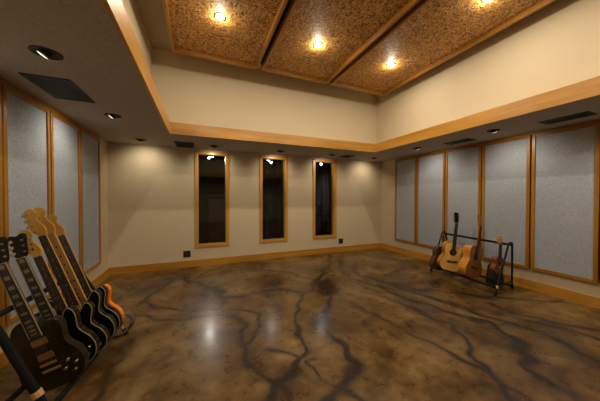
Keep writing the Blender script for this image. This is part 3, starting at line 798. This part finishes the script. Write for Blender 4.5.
guitar('electric_guitar', 'black electric guitar with a small low maple headstock, third from the camera', 'guitar', LG, place(AZ, LEAN, lb(.280, -.012), -1), LS, ST, .045, 'gloss_black',
         .155, .778, 21, head_fender(), .03, 'maple', 'rose', 'maple', tuners='line', binding='cream', pickups=((.275, .035, .009), (.225, .035, .009), (.178, .035, .009)),
       knobs=((.075, .115), (.095, .085), (.108, .058)), pickguard=PGB, bridge='plate')
BS = [(x * 1.06, y * 1.08) for x, y in ST]
def bass(label, t, bodym, nut, boardm, head, binding, z=0.0, nf=20, n_str=4, guard='gloss_black', shape=None):
    return guitar('bass_guitar' if n_str == 4 else 'electric_guitar', label, 'guitar', LG, place(AZ, LEAN, lb(t, z), -1), LS, shape or BS, .045, bodym, .105, nut, nf, head, .03, 'maple', boardm, 'maple',
                  tuners='line', binding=binding, pickups=((.235, .045, .012),), knobs=((.09, .11), (.105, .08)), pickguard=PGB, bridge='plate', n_str=n_str, end_w=.060, guardm=guard)
bass('black bass guitar with a dark fretboard and rounded maple headstock, fourth from the camera', .395, 'gloss_black', .895, 'rose', head_fender(.195), 'cream')
bass('black bass guitar with a pale maple fretboard and the tallest headstock', .490, 'gloss_black', .897, 'maple_board', head_fender(.205), 'cream')
bass('orange electric guitar with a dark neck, farthest in the left rack', .590, 'orange', .868, 'rose', head_fender(.170), None, 0.0, 21, 6, shape=[(x * .97 - .004, y * 1.03) for x, y in ST])

def rack(label, loc, rotz, y0, y1, foot, apex, rear, rail_v, rail_z, low, bands, group, fr=(.0125, .0125), skew=(0, 0), splay=0.0):
    """A-frame guitar rack; local x = towards the room, y along the rack"""
    t = thing('guitar_rack', label, 'guitar rack', loc, rotz, group)
    r = .0125
    for y, bz, rf, sk, sp in ((y0, bands[0], fr[0], skew[0], 0.0), (y1, bands[1], fr[1], skew[1], splay)):
        fy = lambda z: y + sp * (1 - z / (apex[1] - .03))
        fx = lambda z: foot + (apex[0] + .035 - foot) * z / (apex[1] - .03)
        rx = lambda z: rear + (apex[0] - .035 - rear) * z / (apex[1] - .03)
        arc = [(apex[0] + .035 * math.cos(a), y, apex[1] - .03 + .03 * math.sin(a)) for a in [k * PI / 8 for k in range(9)]]
        MB().tube([(fx(.03), fy(.03), .03), (fx(.10), fy(.10), .10), (fx(.2), fy(.2), .2), (fx(.45), fy(.45), .45)] + arc[:5], [r, r, rf, rf] + [max(r, rf * .8)] * 5).build('front_leg', 'foam' if rf > r else 'tube', t, True)
        MB().tube(arc[4:] + [(rx(.03), y + sk, .03)], r).build('rear_leg', 'tube', t, True)
        for q, yy in ((fx, fy(0)), (rx, y + sk)):
            MB().tube([(q(0.001), yy, 0.001), (q(.045), yy, .045)], .018).build('foot_cap', 'foam', t, True)
        MB().tube([(fx(low[0][1]), fy(low[0][1]), low[0][1]), (rx(low[1][1]), y + sk * .85, low[1][1])], r * .9).build('crossbar', 'tube', t, True)
        MB().tube([(fx(bz - .016), fy(bz - .016), bz - .016), (fx(bz + .016), fy(bz + .016), bz + .016)], max(r, rf if bz > .15 else r) + .004).build('tape_band', 'tape', t, True)
    MB().tube([(rail_v, y0, rail_z), (rail_v, y1, rail_z)], r + .004).build('top_rail', 'foam', t, True)
    for i, (v, z) in enumerate(low):
        MB().tube([(v, y0, z), (v, y1 + (splay * (1 - z / (apex[1] - .03)) if i == 0 else splay * .2), z)], r + .004).build('bottom_rail', 'foam', t, True)
    return t
gl = Vector((LB.x, LB.y, 0))
rack('black tube guitar rack on the floor by the left wall', gl, -AZ, -.17, .665, .072, (-.232, .675), -.46, -.228, .645, ((.045, .118), (-.200, .140)), (.215, .07), 'guitar racks', fr=(.021, .0125), splay=.145)
# strap loop hanging at the far end
ring = [(.125, .090), (.128, .140), (.095, .190), (.045, .206), (-.01, .192), (-.050, .150), (-.065, .085), (-.055, .030), (0, .014), (.055, .020), (.100, .048)]
pts = [gl + Lv * v + Le * (.795 + .02 * math.sin(i * 1.3)) + Vector((0, 0, z)) for i, (v, z) in enumerate(ring)]
sp = spline([tuple(p) for p in pts], 6)
tag(MB().tube(sp, 0, closed=True, flat=(.022, .006, tuple(Le + Lv * .55))).build('guitar_strap', 'leather', None, True), 'dark brown leather strap looped at the far foot of the left rack', 'strap')

# ---- right rack
RG = 'acoustic instruments in the right-hand rack'
GR = Vector((3.60, 1.91, 0)); RAZ = .13
Rv = Vector((-math.cos(RAZ), math.sin(RAZ), 0)); Re = Vector((math.sin(RAZ), math.cos(RAZ), 0))
rack('black tube guitar rack on the floor by the right wall', GR + Re * 1.07, math.atan2(math.sin(RAZ), -math.cos(RAZ)), 0.0, 1.07, 0.0, (-.27, .69), -.52, -.300, .655, ((-.012, .105), (-.285, .105)), (.10, .11), 'guitar racks', skew=(0, -.13))
guitar('acoustic_guitar', 'golden cutaway acoustic guitar with a dark bridge, its face to the room', 'guitar', RG, place(.50, .10, (3.770, 2.63, .095), 1), .965, ACC, .100, 'side_honey',
       .170, .820, 20, head_acoustic(), .24, 'dk_mahog', 'ebony', 'gloss_black', tuners='acoustic', kind='acoustic', topm='spruce', binding='dk_mahog')
guitar('acoustic_guitar', 'red-brown acoustic guitar with a bright honey side, middle of the right rack', 'guitar', RG, place(-.01, .215, (3.755, 2.28, .100), 1), .965, AC, .120, 'side_honey',
       .170, .820, 20, head_acoustic(), .24, 'mahog', 'rose', 'mahog', tuners='acoustic', kind='acoustic', topm='mahog', binding='dk_mahog')
guitar('ukulele', 'small brown ukulele with a light headstock at the near end of the right rack', 'ukulele', RG, place(.13, .05, (3.85, 1.995, .245), 1), .93, UK, .065, 'uke',
       .082, .440, 15, [(x * 1.02, y * .62) for x, y in head_acoustic()], .18, 'dk_mahog', 'rose', 'maple', tuners='acoustic', kind='acoustic', topm='uke', nut_w=.036, end_w=.044, n_str=4)
guitar('acoustic_guitar', 'dark sunburst guitar mostly hidden behind the golden one, farthest in the right rack', 'guitar', RG, place(.13, .17, (3.735, 2.815, .065), 1), .80, AC, .095, 'sunburst',
       .170, .62, 14, [(x, y * .6) for x, y in head_acoustic()], .24, 'dk_mahog', 'ebony', 'sunburst', tuners='acoustic', kind='acoustic', topm='sunburst')

t = thing('instrument_case', 'small black soft case standing behind the near legs of the right rack', 'case', (4.065, 2.16, 0), -.25)
k = MB().prism(spline([(-.085, .0), (.085, .0), (.105, .05), (.085, .19), (.06, .30), (0, .33), (-.06, .30), (-.085, .19), (-.105, .05)], 5), -.05, .05, .015).build('body', 'case', t, True)
k.rotation_euler = (PI / 2, 0, 0)
MB().tube([(-.035, -.052, .17), (-.03, -.07, .175), (.03, -.07, .175), (.035, -.052, .17)], .006).build('handle', 'leather', t, True)
MB().tube([(-.075, -.053, .06), (-.06, -.053, .22), (0, -.053, .28), (.06, -.053, .22), (.075, -.053, .06)], .003).build('zip', 'fret', t, True)
EXPOSURE = 0.28
# ------------------------------------------------------------------ camera, world, view
cam = bpy.data.cameras.new('camera'); co = bpy.data.objects.new('camera', cam); COL.objects.link(co)
yaw, pitch, roll = 0.3964, -0.0133, 0.0006
fw = Vector((math.sin(yaw) * math.cos(pitch), math.cos(yaw) * math.cos(pitch), math.sin(pitch)))
r0 = Vector((math.cos(yaw), -math.sin(yaw), 0)); u0 = r0.cross(fw)
r = r0 * math.cos(roll) + u0 * math.sin(roll); u = -r0 * math.sin(roll) + u0 * math.cos(roll)
co.matrix_world = Matrix(((r.x, u.x, -fw.x, 0), (r.y, u.y, -fw.y, 0), (r.z, u.z, -fw.z, 1.3), (0, 0, 0, 1)))
cam.sensor_fit = 'HORIZONTAL'; cam.sensor_width = 36.0; cam.lens = 238.98 / 600 * 36.0; cam.clip_start = 0.05
sc.camera = co
w = bpy.data.worlds.new('world'); sc.world = w; w.use_nodes = True
w.node_tree.nodes['Background'].inputs['Color'].default_value = (0.02, 0.02, 0.025, 1)
w.node_tree.nodes['Background'].inputs['Strength'].default_value = 0.05
vs = sc.view_settings
sc.display_settings.display_device = 'sRGB'
vs.view_transform = 'Standard'; vs.look = 'None'; vs.gamma = 1.0; vs.use_curve_mapping = False
vs.exposure = EXPOSURE
